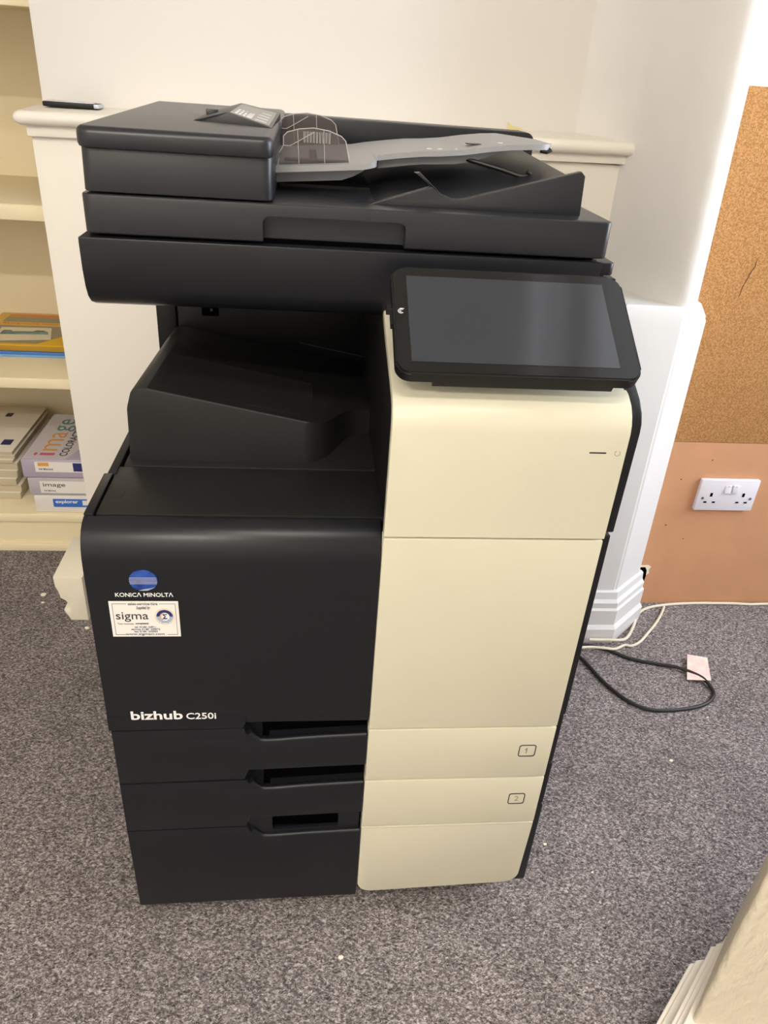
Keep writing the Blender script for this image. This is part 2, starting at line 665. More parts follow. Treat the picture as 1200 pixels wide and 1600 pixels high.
def pier_foot():
    b = bmesh.new()
    base = [(0.86, 0.93), (0.862, 0.69), (1.008, 0.690), (1.105, 0.775), (1.105, 0.86), (0.86, 0.95)]
    top = [(0.86, 0.93), (0.858, 0.69), (1.000, 0.690), (1.088, 0.768), (1.093, 0.86), (0.86, 0.95)]
    cap = [(0.88, 0.93), (0.880, 0.712), (1.004, 0.708), (1.062, 0.762), (1.072, 0.86), (0.88, 0.95)]
    rings = [[b.verts.new((p[0], p[1], z)) for p in pl] for pl, z in ((base, 0), (top, 0.787), (cap, 0.822))]
    for i in range(2):
        for k in range(6):
            b.faces.new((rings[i][k], rings[i][(k + 1) % 6], rings[i + 1][(k + 1) % 6], rings[i + 1][k]))
    b.faces.new(rings[0])
    b.faces.new(rings[-1][::-1])
    es = [e for e in b.edges if all(v.co.z > 0.7 for v in e.verts) or abs(e.verts[0].co.z - e.verts[1].co.z) > .02]
    bmesh.ops.bevel(b, geom=es, offset=0.005, segments=2, affect='EDGES')
    return b
obj('wall_pier_foot', [(pier_foot(), 'white_wood')], kind='structure')
# moulded skirting round the pier foot
def skirting():
    prof = [(0.024, 0.0), (0.024, 0.040), (0.017, 0.050), (0.017, 0.092), (0.013, 0.097), (0.013, 0.112), (0.007, 0.120), (0.005, 0.138), (0.0, 0.142), (-0.004, 0.142), (-0.004, 0)]
    path = [(0.845, 0.690, 0, -1), (1.008, 0.690, 0.42, -1.08), (1.106, 0.776, 0.80, -0.72), ]
    b = bmesh.new()
    rings = [[b.verts.new((x + nx * o, y + ny * o, z)) for (o, z) in prof] for (x, y, nx, ny) in path]
    n = len(prof)
    for i in range(len(path) - 1):
        for k in range(n):
            b.faces.new((rings[i][k], rings[i][(k + 1) % n], rings[i + 1][(k + 1) % n], rings[i + 1][k]))
    b.faces.new(rings[0])
    b.faces.new(rings[-1][::-1])
    return b
obj('baseboard_pier', [(skirting(), 'white_wood')], kind='structure', ang=0.3)

# near wall stub at the lower right with its skirting
nw = prism(round_poly([(0.738, -0.286), (0.849, -0.170), (1.35, -0.10), (1.35, -0.346)], [0.006, 0.014, 0, 0], 5), 'z', 0.0, H)
obj('wall_near', [(nw, 'near_paint')], kind='structure', ang=0.5)
sk = []
for ox, zt in ((0.802, 0.130), (0.810, 0.136), (0.824, 0.166), (0.831, 0.171), (0.840, 0.187)):
    d = 0.849 - ox                      # how far this layer stands out from the wall
    nx, ny = 0.738 - d * 0.72, -0.286 + d * 0.30
    pts = [(nx, ny), (ox, -0.182 + (ox - 0.802) * 0.1), (0.862, -0.178), (0.775, -0.270), (1.35, -0.335), (1.35, -0.346 - d * 0.75), (0.738 - d * 0.25, -0.286 - d * 0.75)]
    sk.append(prism(pts, 'z', 0.0, zt, 0.0015))
obj('baseboard_near', [(join(*sk), 'wood_paint')], kind='structure', ang=0.3)

# downstand beam spanning the opening between the near wall and the white pier
obj('trim_3', [(join(box(0.905, 1.10, -0.16, 0.74, 2.38, H), box(0.875, 0.93, -0.16, 0.74, 2.34, 2.39, 0.012), box(1.07, 1.13, -0.16, 0.74, 2.34, 2.39, 0.012)), 'wall')], kind='structure')

# ------------------------------------------------------------------ boards on the right-hand wall
cb = thing('cork_board', (1.5, 0.833, 0.477), 'tan cork board fixed to the wall right of the white pier, above the brown hardboard', 'board')
obj('cork_sheet', [(box(1.055, 2.3, 0.828, 0.8392, 0.477, 1.212, 0.001), 'cork')], cb)
def crack(pts, w):
    b = bmesh.new()
    top = []
    bot = []
    for i, (x, z) in enumerate(pts):
        ww = w * (0.3 + 0.7 * math.sin(math.pi * (i + .3) / len(pts)))
        top.append(b.verts.new((x - ww, 0.8274, z)))
        bot.append(b.verts.new((x + ww, 0.8274, z + ww * .4)))
    for i in range(len(pts) - 1):
        b.faces.new((top[i], top[i + 1], bot[i + 1], bot[i]))
    return b
obj('crack', [(crack([(1.196, 0.905), (1.193, 0.895), (1.194, 0.885), (1.187, 0.87), (1.186, 0.862), (1.180, 0.845), (1.178, 0.82)], 0.0012), 'crack')], cb)
obj('crack', [(crack([(1.183, 0.744), (1.189, 0.743), (1.196, 0.742), (1.200, 0.746)], 0.0008), 'crack')], cb)
hb = [(1.07, 0.0), (1.07, 0.476), (2.3, 0.476), (2.3, 0.0)]
hbt = thing('hardboard_panel', (1.6, 0.833, 0.0), 'plain brown hardboard panel on the wall behind the double socket', 'board')
obj('sheet', [(prism(hb, 'y', 0.8285, 0.8392), 'hardboard')], hbt)
obj('torn_hole', [(prism([(1.120, 0.116), (1.143, 0.116), (1.152, 0.100), (1.150, 0.070), (1.146, 0.063), (1.120, 0.06)], 'y', 0.8278, 0.8288), 'hollow_shade')], hbt)
obj('torn_edge', [(prism([(1.118, 0.121), (1.150, 0.122), (1.158, 0.117), (1.154, 0.108), (1.157, 0.098), (1.151, 0.090), (1.149, 0.107), (1.143, 0.116), (1.118, 0.116)], 'y', 0.8272, 0.8286), 'plaster')], hbt)
for (hx, hz, hr) in ((1.165, 0.245, .0018), (1.222, 0.205, .0014), (1.17, 0.376, .0016), (1.235, 0.43, .0016)):
    obj('nail_hole', [(cyl((hx, 0.8282, hz), hr, 0.0012, 'y', 8), 'crack')], hbt)

# double socket
sk = thing('double_socket', (1.295, 0.828, 0.295), 'white double wall socket with two switches on brown hardboard', 'socket')
obj('faceplate', [(box(1.219, 1.371, 0.8165, 0.8285, 0.296, 0.382, 0.0025), 'socket')], sk)
for sx in (1.283, 1.302):
    b = box(sx, sx + 0.0165, 0.8115, 0.818, 0.347, 0.369, 0.001)
    for v in b.verts:
        if v.co.y < 0.815:
            v.co.y += (v.co.z - 0.347) * 0.22 * (1 if sx < 1.29 else 0.2)
    obj('rocker_switch', [(b, 'socket'), (box(sx + .0065, sx + .0095, 0.8112, 0.8145, 0.3657, 0.3670), 'tagred')], sk)
for cx in (1.253, 1.337):
    hs = join(box(cx - .003, cx + .003, 0.8158, 0.817, 0.336, 0.346), box(cx - .015, cx - .007, 0.8158, 0.817, 0.318, 0.322),
              box(cx + .007, cx + .015, 0.8158, 0.817, 0.318, 0.322))
    obj('pin_holes', [(hs, 'hollow_shade')], sk)
for cx in (1.2325, 1.3575):
    obj('screw', [(cyl((cx, 0.816, 0.331), 0.0035, 0.001, 'y', 12), 'screw')], sk)

# masking tape on the wall behind the feeder, brown print below
obj('masking_tape', [(quadb([(0.672, 1.0340, 1.116), (0.684, 1.0340, 1.107), (0.704, 1.0340, 1.105), (0.702, 1.0340, 1.080), (0.671, 1.0340, 1.080)], 0.0006, (0, -1, 0)), 'tape')],
    cat='tape', label='torn scrap of yellowed masking tape on the wall above the mantel shelf')

# ------------------------------------------------------------------ built-in shelves in the alcove (left)
al = thing('built_in_shelves', (-0.93, 1.28, 0.0), 'cream painted built-in alcove shelves left of the chimney breast', 'shelves')
for z0, z1 in ((0.094, 0.118), (0.472, 0.498), (0.860, 0.893), (1.253, 1.285), (1.70, 1.73)):
    obj('shelf', [(join(box(LX, -0.281, 1.057, BY - 0.02, z1 - 0.022, z1, 0.001), box(LX, -0.281, 1.055, 1.079, z0, z1 - 0.001, 0.003)), 'shelf_paint')], al)
obj('plinth', [(box(LX, -0.281, 1.066, 1.085, 0.0, 0.094), 'shelf_paint')], al)
obj('skirting_strip', [(box(LX, -0.281, 1.058, 1.066, 0.0, 0.022, 0.002), 'shelf_paint')], al)

# white plaster block at the foot of the breast
def plaster_block():
    prof = [(-0.328, 0.125), (-0.262, 0.125), (-0.262, 0.0), (-0.303, 0.0), (-0.308, 0.012), (-0.316, 0.030), (-0.303, 0.033), (-0.301, 0.045),
            (-0.308, 0.058), (-0.319, 0.066), (-0.322, 0.085), (-0.327, 0.100)]
    prof = [(x if x < -.27 else -0.262, z) for x, z in prof]
    return prism(prof, 'y', 0.755, 0.93, 0.003, 2)
obj('hearth_block', [(plaster_block(), 'plaster')], cat='block', label='broken white plaster block on the carpet left of the copier')

# ------------------------------------------------------------------ things on the shelves
# folders and magazine on the middle shelf
def sheet_thing(name, x0, x1, y0, y1, z0, z1, m, label, cat, rot=0, r=0.0005, **k):
    b = box(x0, x1, y0, y1, z0, z1, r)
    if rot:
        c = Vector(((x0 + x1) / 2, (y0 + y1) / 2, 0))
        bmesh.ops.rotate(b, verts=b.verts, cent=c, matrix=Matrix.Rotation(rot, 3, 'Z'))
    return obj(name, [(b, m)], label=label, cat=cat, **k)
sheet_thing('folder', -0.66, -0.345, 1.205, 1.44, 0.4985, 0.5045, 'folder', 'lowest light blue folder lying on the middle shelf under the magazine', 'folder', rot=0.02)
sheet_thing('folder', -0.66, -0.350, 1.208, 1.44, 0.505, 0.5115, 'folder2', 'mid blue folder between the magazine and the lowest light blue folder', 'folder', rot=-0.01)
mg = thing('magazine', (-0.53, 1.36, 0.510), 'thick yellow magazine with a grey cover photo on the middle shelf', 'magazine')
obj('pages', [(box(-0.612, -0.362, 1.213, 1.494, 0.512, 0.5265, 0.0008), 'magpage')], mg)
obj('cover', [(box(-0.613, -0.360, 1.211, 1.496, 0.5265, 0.5282, 0.0005), 'yellow')], mg)
def flat(pts, z, th=0.0004):
    return quadb([(p[0], p[1], z) for p in pts], th, (0, 0, 1))
Z = 0.5283
obj('cover_print', [
    (flat([(-0.585, 1.225), (-0.44, 1.225), (-0.415, 1.262), (-0.39, 1.30), (-0.39, 1.375), (-0.585, 1.375)], Z), 'maggrey'),
    (flat([(-0.585, 1.410), (-0.365, 1.410), (-0.365, 1.455), (-0.585, 1.455)], Z), 'maggrey'),
    (flat([(-0.585, 1.460), (-0.365, 1.460), (-0.365, 1.480), (-0.585, 1.480)], Z), 'magred'),
    (text('Background Information', (-0.58, 1.388, Z), (1, 0, 0), (0, 1, 0), 0.20, 0.013, 0.0004), 'magred'),
], mg)
pc = thing('postcard', (-0.50, 1.31, 0.5290), 'white postcard with a sea view lying on the yellow magazine', 'postcard')
obj('card', [(flat([(-0.555, 1.238), (-0.415, 1.262), (-0.440, 1.358), (-0.568, 1.352)], 0.5290, 0.001), 'card')], pc)
obj('picture', [(flat([(-0.554, 1.290), (-0.432, 1.300), (-0.440, 1.322), (-0.555, 1.318)], 0.5301), 'sea'),
                (flat([(-0.480, 1.318), (-0.442, 1.320), (-0.452, 1.330), (-0.470, 1.331)], 0.5302), 'hill'),
                (flat([(-0.555, 1.318), (-0.530, 1.319), (-0.535, 1.326), (-0.553, 1.325)], 0.5302), 'hill')], pc)

# booklets stack on the lower shelf
zb = 0.1182
hs = [0.022, 0.022, 0.022, 0.022, 0.022, 0.012, 0.012, 0.012]
for i, h in enumerate(hs):
    dx = [0.0, .004, -.003, .002, .005, -.002, .003, 0.0][i]
    top = i == len(hs) - 1
    lab = ['lowest thick white booklet in the stack beside the paper reams', 'second white booklet from the shelf in the stack beside the reams',
           'third white booklet from the shelf in the stack beside the reams', 'fourth white booklet from the shelf, in the middle of the stack beside the reams',
           'fifth white booklet from the shelf in the stack beside the reams', 'thin white booklet third from the top of the stack beside the reams',
           'thin white booklet just under the topmost of the stack beside the reams', 'topmost white booklet of the stack with a small purple square on its cover'][i]
    t = thing('booklet', (-0.62, 1.28, zb), lab, 'booklet', group='white booklets on the lower shelf')
    obj('pages', [(box(-0.735 + dx, -0.518 + dx, 1.135 + dx, 1.43, zb + .0004, zb + h - .0016, 0.0006), 'paperedge')], t)
    obj('cover', [(box(-0.737 + dx, -0.516 + dx, 1.133 + dx, 1.432, zb + h - .0016, zb + h - 0.0002, 0.0004), 'paper')], t)
    if top:
        obj('purple_square', [(flat([(-0.560, 1.172), (-0.534, 1.172), (-0.534, 1.205), (-0.560, 1.205)], zb + h - .0001), 'navy')], t, label='purple square printed on the cover')
        obj('printed_mark', [(flat([(-0.610, 1.360), (-0.592, 1.360), (-0.592, 1.385), (-0.610, 1.385)], zb + h - .0001), 'ink')], t)
    zb += h

# three reams of paper
RX0, RX1, RY0, RY1 = -0.462, -0.292, 1.066, 1.363
rz = [0.1184, 0.1705, 0.2225, 0.2760]
def ream(i, name_m, dx, label):
    t = thing('paper_ream', (-0.377, 1.21, rz[i]), label, 'paper')
    obj('wrapper', [(box(RX0 + dx, RX1 + dx, RY0, RY1, rz[i] + .0003, rz[i + 1] - .0006, 0.004, 2), name_m)], t)
    return t
r0 = ream(0, 'whitewrap', 0.004, 'white ream of paper with a blue label, bottom of the stack of three')
yF = RY0 - 0.0008
obj('end_label', [(box(-0.410, -0.285, yF, RY0 + .001, 0.136, 0.160), 'royal'),
                  (text('explorer', (-0.404, yF - .0001, 0.1445), (1, 0, 0), (0, 0, 1), 0.058, 0.013, 0.0003, 0.02), 'white'),
                  (box(-0.335, -0.320, yF - .0004, yF, 0.142, 0.156), 'sticker')], r0)
r1 = ream(1, 'greywrap', -0.004, 'grey ream of paper with a white end label, middle of the stack of three')
obj('end_label', [(box(-0.436, -0.290, yF, RY0 + .001, 0.178, 0.213), 'sticker'),
                  (text('image', (-0.428, yF - .0001, 0.194), (1, 0, 0), (0, 0, 1), 0.056, 0.014, 0.0003), 'ink'),
                  (text('A4 80g/m2', (-0.428, yF - .0001, 0.182), (1, 0, 0), (0, 0, 1), 0.030, 0.005, 0.0003, 0.02), 'ink'),
                  (box(-0.306, -0.300, yF - .0004, yF, 0.185, 0.207), 'greyink')], r1)
r2 = ream(2, 'lilac', -0.012, 'lilac ream of coloured paper with big rainbow lettering, top of the stack of three')
ZT = 0.2755
dxr = -0.012
obj('top_print', [
    (flat([(RX0 + dxr + .004, RY0 + .004), (RX0 + dxr + .110, RY0 + .004), (RX1 + dxr - .004, RY0 + .16), (RX1 + dxr - .004, RY1 - .004), (RX0 + dxr + .004, RY1 - .004)], ZT, 0.0003), 'lilac_top'),
    (text('i', (-0.397, 1.090, ZT + .0003), (0, 1, 0), (-1, 0, 0), 0.016, 0.052, 0.0003), 'pink'),
    (text('m', (-0.397, 1.118, ZT + .0003), (0, 1, 0), (-1, 0, 0), 0.072, 0.038, 0.0003), 'orange'),
    (text('a', (-0.397, 1.198, ZT + .0003), (0, 1, 0), (-1, 0, 0), 0.036, 0.038, 0.0003), 'orange'),
    (text('g', (-0.385, 1.242, ZT + .0003), (0, 1, 0), (-1, 0, 0), 0.038, 0.050, 0.0003), 'teal'),
    (text('e', (-0.397, 1.288, ZT + .0003), (0, 1, 0), (-1, 0, 0), 0.036, 0.038, 0.0003), 'teal'),
    (text('COLORACTION', (-0.365, 1.088, ZT + .0003), (0, 1, 0), (-1, 0, 0), 0.21, 0.020, 0.0003, 0.01), 'ink'),
], r2)
obj('end_label', [(box(-0.440, -0.300, yF, RY0 + .001, 0.240, 0.269), 'sticker'),
                  (box(-0.432, -0.405, yF - .0004, yF, 0.257, 0.267), 'orange'),
                  (text('A4 80g/m2', (-0.432, yF - .0001, 0.244), (1, 0, 0), (0, 0, 1), 0.036, 0.007, 0.0003, 0.02), 'ink'),
                  (box(-0.345, -0.31, yF - .0004, yF, 0.243, 0.267), 'navy')], r2)

# remote control on the mantel
rm = thing('remote_control', (-0.21, 0.985, shelf_z(-0.21) + .0165), 'slim black remote control lying on the left end of the mantel shelf', 'remote')
zr = shelf_z(-0.21) + 0.0172
obj('case', [(box(-0.262, -0.158, 0.965, 1.005, zr, zr + 0.009, 0.002), 'black')], rm)
obj('keypad', [(box(-0.258, -0.168, 0.968, 1.002, zr + 0.0085, zr + 0.0102, 0.0006), 'remote_top')], rm)
obj('end_cap', [(box(-0.166, -0.156, 0.964, 1.006, zr + .001, zr + 0.0085, 0.0015), 'silver')], rm, label='silver end cap')

# ------------------------------------------------------------------ THE PRINTER
P = thing('photocopier', (0.31, 0.36, 0.0), 'tall charcoal and cream office photocopier standing in the middle of the carpet', 'photocopier')
XS = 0.344   # seam between dark left part and cream column
XR = 0.609   # right edge of cream panels

# cabinet carcass
obj('cabinet', [(join(box(0.006, 0.606, 0.022, 0.680, 0.046, 0.712, 0.002)), 'black')], P)
# side panel segments (right side rim)
for z0, z1, y0 in ((0.047, 0.238, .004), (0.241, 0.326, .006), (0.329, 0.422, .008), (0.426, 0.722, .005)):
    if z0 < 0.05:
        pl = round_poly([(y0, z0), (0.68, z0), (0.68, z1), (y0, z1)], [0.014, 0.01, 0, 0], 4)
    else:
        pl = round_poly([(y0, z0), (0.68, z0), (0.68, z1), (y0, z1)], 0.001, 1)
    obj('side_panel', [(prism(pl, 'x', 0.601, 0.6205, 0.002), 'dark')], P)

# front door: dark, top edge rolled back
prof = [(0.0, 0.4195), (0.0, 0.672), (0.0008, 0.685), (0.003, 0.697), (0.0075, 0.708), (0.014, 0.7165), (0.022, 0.722), (0.031, 0.7245), (0.034, 0.7235), (0.034, 0.70), (0.022, 0.69), (0.022, 0.4195)]
fd = prism(prof, 'x', 0.0, XS - 0.001, 0.0012)
fdl = prism([(0.0, 0.414), (0.176, 0.4155), (0.180, 0.4205), (0.0, 0.4205)], 'y', 0.0, 0.022)
# crease: the strip above the handle leans back
fdr = prism([(0.0004, 0.4395), (0.003, 0.4235), (0.022, 0.4235), (0.022, 0.4395)], 'x', 0.178, XS - 0.001)
prof2 = [(0.0, 0.4395) if p[1] == 0.4195 and p[0] == 0.0 else ((0.022, 0.4395) if p[1] == 0.4195 else p) for p in prof]
fd.free()
fd = join(prism(prof2, 'x', 0.0, XS - 0.001, 0.0012), prism([(0.0, 0.414), (0.174, 0.4155), (0.178, 0.4235), (0.178, 0.4400), (0.0, 0.4400)], 'y', 0.0, 0.022), fdr)
door = obj('front_door', [(fd, 'dark')], P, ang=0.5)

# drawers: dark left fronts with a scooped grip at the upper right
def drawer(z0, z1, grip_top, lip_l, lip_r, cream, mark=None, last=False):
    """z0 bottom, z1 top at left; the grip opening spans x 0.176..0.342 between lip and grip_top"""
    pts = [(0.002, z0), (XS - 0.001, z0 + (0.023 if not last else 0.003)), (XS - 0.001, lip_r), (0.186, lip_l), (0.176, z1 + 0.004), (0.002, z1)]
    if not last:
        pts = [(0.002, z0), (0.174, z0 + .004), (0.180, z0 + 0.022), (XS - 0.001, z0 + 0.028), (XS - 0.001, lip_r), (0.200, lip_l), (0.186, lip_l + .006), (0.178, lip_l + .018), (0.176, z1 + 0.003), (0.002, z1)]
    else:
        pts = [(0.004, z0), (XS - 0.001, z0 + .006), (XS - 0.001, lip_r), (0.200, lip_l), (0.186, lip_l + .006), (0.178, lip_l + .018), (0.176, z1 + 0.003), (0.002, z1)]
    d = obj('drawer', [(prism(pts, 'y', 0.0, 0.022, 0.0018, 2, True), 'dark')], P)
    # rounded lip along the grip's lower edge
    path = smooth_path([(XS - 0.002, 0.0052, lip_r - .001), (0.26, 0.0052, (lip_l + lip_r) / 2 - .001), (0.204, 0.0052, lip_l - .001), (0.1905, 0.0052, lip_l + .004), (0.1815, 0.0052, lip_l + .016)], 5)
    obj('lip', [(tube(path, 0.0048, 12), 'dark')], d)
    # scoop behind the opening: rounded bowl at the left, black plates paint the hollow's shade beyond
    gt = grip_top
    if not last:
        def bowl(u, v):
            a = u * math.pi / 2
            return Vector((0.1765 + 0.0225 * (1 - math.cos(a)) * 1.0, 0.0015 + 0.020 * math.sin(a), lip_l - .003 + v * (gt + .004 - lip_l + .003)))
        def ledge(u, v):
            x = 0.186 + u * (XS - 0.002 - 0.186)
            a = v * math.pi / 2
            return Vector((x, 0.004 + 0.008 * math.sin(a), lip_l + (lip_r - lip_l) * u + .0015 + 0.003 * (1 - math.cos(a))))
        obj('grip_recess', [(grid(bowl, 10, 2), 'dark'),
                            (box(0.199, XS - 0.001, 0.0216, 0.0225, lip_l - .002, gt + .004), 'hollow_shade'),
                            (box(0.199, XS - 0.001, 0.0125, 0.0215, lip_l - .004, lip_l + .0005), 'hollow_shade')], d)
    else:
        pl = box(0.176, XS - 0.004, 0.0065, 0.0115, lip_l - .006, gt + .003)
        sl = prism(round_poly([(0.211, 0.1965), (0.309, 0.2020), (0.309, 0.2300), (0.211, 0.2260)], 0.004, 4), 'y', 0.0, 0.05)
        pl = boolean(pl, [sl])
        obj('grip_recess', [(pl, 'dark'), (box(0.2, 0.32, 0.0205, 0.0215, 0.190, 0.235), 'hollow_shade')], d)
    # cream front
    c0, c1 = cream
    if last:
        pl = round_poly([(XS + .0005, c0), (XR - .004, c0 + .012), (XR, c1), (XS, c1)], [0.022, 0.024, 0.001, 0.001], 8)
        obj('cream_front', [(prism(pl, 'y', -0.002, 0.016, 0.0015, 2, True), 'cream')], d, label='cream drawer front')
    else:
        pl = round_poly([(XS, c0), (XR, c0), (XR, c1), (XS, c1)], 0.0015, 2)
        obj('cream_front', [(prism(pl, 'y', -0.002, 0.016, 0.0012, 2, True), 'cream')], d, label='cream drawer front')
    if mark:
        n, cx, cz = mark
        o = round_poly([(cx - .0125, cz - .0115), (cx + .0125, cz - .0115), (cx + .0125, cz + .0115), (cx - .0125, cz + .0115)], 0.004, 4)
        i = round_poly([(cx - .0112, cz - .0102), (cx + .0112, cz - .0102), (cx + .0112, cz + .0102), (cx - .0112, cz + .0102)], 0.003, 4)
        obj('number_mark', [(frame_poly(o, i, 'y', -0.0027, -0.0015), 'ink'), (prism([(cx - .0036, cz + .0022), (cx - .0026, cz + .0016), (cx - .0002, cz + .0040), (cx - .0012, cz + .0052)], 'y', -0.0024, -0.0018) if n == '1' else box(cx - .001, cx + .001, -0.0019, -0.0016, cz - .0052, cz - .0045), 'greyink'), (ftext(n, cx - (.0016 if n == '1' else .003), cz - .0052, 0.0016 if n == '1' else 0.0062, 0.0104, -0.0021), 'greyink')], d)
    return d

drawer(0.311, 0.4115, 0.423, 0.387, 0.3955, (0.3095, 0.4090), ('1', 0.5735, 0.3635))
drawer(0.2105, 0.3085, 0.336, 0.2905, 0.299, (0.2085, 0.3070), ('2', 0.5735, 0.2620))
drawer(0.032, 0.2085, 0.242, 0.1865, 0.193, (0.0480, 0.2060), None, True)

# cream door of the column
obj('cream_door', [(prism(round_poly([(XS, 0.4115), (XR, 0.4115), (XR, 0.7185), (XS, 0.7185)], 0.0015, 2), 'y', -0.002, 0.016, 0.0012, 2, True), 'cream')], P, label='cream lower door of the column')

# cream hood: rises, rolls back and slopes up behind the control panel
hood = [(-0.002, 0.7215), (-0.003, 0.80), (-0.003, 0.858), (-0.001, 0.868), (0.004, 0.8775), (0.012, 0.8865), (0.024, 0.8935), (0.045, 0.9015), (0.083, 0.913), (0.120, 0.924), (0.150, 0.934), (0.168, 0.9425), (0.150, 0.962), (0.140, 0.969), (0.130, 0.966)]
def shell(profile, th, x0, x1):
    inner = []
    n = len(profile)
    for i, p in enumerate(profile):
        a = Vector(profile[max(i - 1, 0)])
        c = Vector(profile[min(i + 1, n - 1)])
        d = (c - a).normalized()
        inner.append((p[0] + d.y * th, p[1] - d.x * th))
    return profile + inner[::-1]
hp = shell(hood[:12], 0.014, 0, 0)
obj('hood', [(prism(hp, 'x', XS, XR + .001, 0.0015), 'cream')], P, ang=0.5, label='cream hood curving back under the control panel')
# indicator and power mark
obj('indicator_lamp', [(box(0.567, 0.5865, -0.0036, -0.0025, 0.8345, 0.8362, 0.0004), 'ink'),
                       (frame_poly(ellipse(0.5995, 0.8352, 0.0034, 0.0034, 120, 420, 20), ellipse(0.5995, 0.8352, 0.0028, 0.0028, 120, 420, 20), 'y', -0.0034, -0.0028, True), 'greyink')], P)
# dark core of the column
core = [(0.012, 0.7235), (0.012, 0.856), (0.020, 0.872), (0.035, 0.884), (0.09, 0.899), (0.155, 0.918), (0.155, 0.994), (0.53, 0.994), (0.53, 0.7235)]
obj('column_core', [(prism(core, 'x', XS + .002, 0.604, 0.001), 'black')], P)
# right rim of the hood
rim = [(0.004, 0.7275), (0.002, 0.80), (0.0005, 0.858), (0.002, 0.869), (0.008, 0.880), (0.020, 0.8905), (0.044, 0.9025), (0.083, 0.914), (0.150, 0.935), (0.16, 0.99), (0.67, 0.99), (0.67, 0.7275)]
obj('side_panel', [(prism(rim, 'x', 0.604, 0.6225, 0.0025), 'dark')], P)
# rear tower
obj('rear_tower', [(join(box(0.004, 0.036, 0.531, 0.67, 0.7236, 0.925, 0.002), box(0.0385, XS + .02, 0.533, 0.67, 0.7236, 0.925, 0.001), box(0.0, 0.6, 0.60, 0.68, 0.71, 0.93)), 'black'),
                   (box(0.0355, 0.039, 0.534, 0.60, 0.73, 0.92), 'hollow_shade'),
                   (join(box(0.078, 0.106, 0.5315, 0.5335, 0.818, 0.836, .001)), 'hollow_shade'), (box(0.092, 0.0965, 0.5305, 0.532, 0.826, 0.831, .001), 'lip')], P)
# paper exit flap above the tray (thin edge seen in the cavity)
obj('exit_edge', [(tube([(0.240, 0.445, 0.8065), (0.250, 0.44, 0.8055), (0.3455, 0.375, 0.8085)], 0.0008, 6), 'grey')], P)

# deck between door and output tray
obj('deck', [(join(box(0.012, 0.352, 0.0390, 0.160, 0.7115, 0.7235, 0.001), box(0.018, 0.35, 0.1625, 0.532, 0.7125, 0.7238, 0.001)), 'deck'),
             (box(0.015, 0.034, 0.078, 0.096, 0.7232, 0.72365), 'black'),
             (box(0.0062, 0.35, 0.03, 0.53, 0.7, 0.7110), 'hollow_shade')], P)
obj('deck_edge', [(join(box(-0.001, 0.0100, 0.0355, 0.137, 0.7123, 0.7255, 0.001), box(0.0025, 0.0135, 0.1375, 0.532, 0.7123, 0.7245, 0.001),
                        ), 'dark')], P)
# left side panel
obj('left_side_panel', [(box(0.001, 0.010, 0.023, 0.68, 0.047, 0.7122, 0.001), 'dark')], P)

# output tray: sloping ridge with a scooped right end
def inter(b, c):
    def mk(x):
        bmesh.ops.recalc_face_normals(x, faces=x.faces)
        me = bpy.data.meshes.new('t')
        x.to_mesh(me)
        x.free()
        o = bpy.data.objects.new('t', me)
        COL.objects.link(o)
        return o
    o, c = mk(b), mk(c)
    md = o.modifiers.new('b', 'BOOLEAN')
    md.operation = 'INTERSECT'
    md.solver = 'EXACT'
    md.object = c
    dg = bpy.context.evaluated_depsgraph_get()
    dg.update()
    me = bpy.data.meshes.new_from_object(o.evaluated_get(dg))
    out = bmesh.new()
    out.from_mesh(me)
    bpy.data.objects.remove(o)
    bpy.data.objects.remove(c)
    return out
tp_ = round_poly([(0.021, 0.700), (0.0245, 0.795), (0.033, 0.8235), (0.052, 0.8235), (0.263, 0.7815), (0.36, 0.7625), (0.36, 0.700)], [0, 0.03, 0.014, 0.006, 0, 0, 0], 6)
tb = prism(tp_, 'y', 0.181, 0.527, 0.004, 3, False)
for v in tb.verts:
    if v.co.z > .74:
        v.co.z -= max(0, (v.co.y - 0.19)) * 0.065
tplan = smooth_path([(0.240, 0.1800, 0), (0.252, 0.1812, 0), (0.264, 0.1852, 0), (0.276, 0.1945, 0), (0.286, 0.2095, 0), (0.2965, 0.232, 0), (0.310, 0.260, 0), (0.326, 0.276, 0), (0.342, 0.283, 0), (0.352, 0.287, 0)], 3)
tplan = [(0.0, 0.1800)] + [(p.x, p.y) for p in tplan] + [(0.352, 0.54), (0.0, 0.54)]
tb = inter(tb, prism(tplan, 'z', 0.7235, 0.9))
tr = obj('output_tray', [(tb, 'deck')], P, ang=0.5)
rb = bmesh.new()
ribs = []
for k in range(34):
    y = 0.200 + k * 0.0046
    ribs.append(quadb([(0.060, y, 0.8220 - max(0, y - .19) * .065), (0.262, y, 0.7818 - max(0, y - .19) * .065), (0.262, y + .0016, 0.7818 - max(0, y - .19) * .065), (0.060, y + .0016, 0.8220 - max(0, y - .19) * .065)], 0.0007, (0, 0, 1)))
rb.free()
obj('ribs', [(join(*ribs), 'deck')], tr, kind='stuff')
# small stop at the right of the scoop
obj('paper_stop', [(join(box(0.3455, 0.350, 0.262, 0.284, 0.724, 0.765, 0.002), box(0.350, 0.356, 0.20, 0.53, 0.7245, 0.80, 0.002)), 'black')], P)

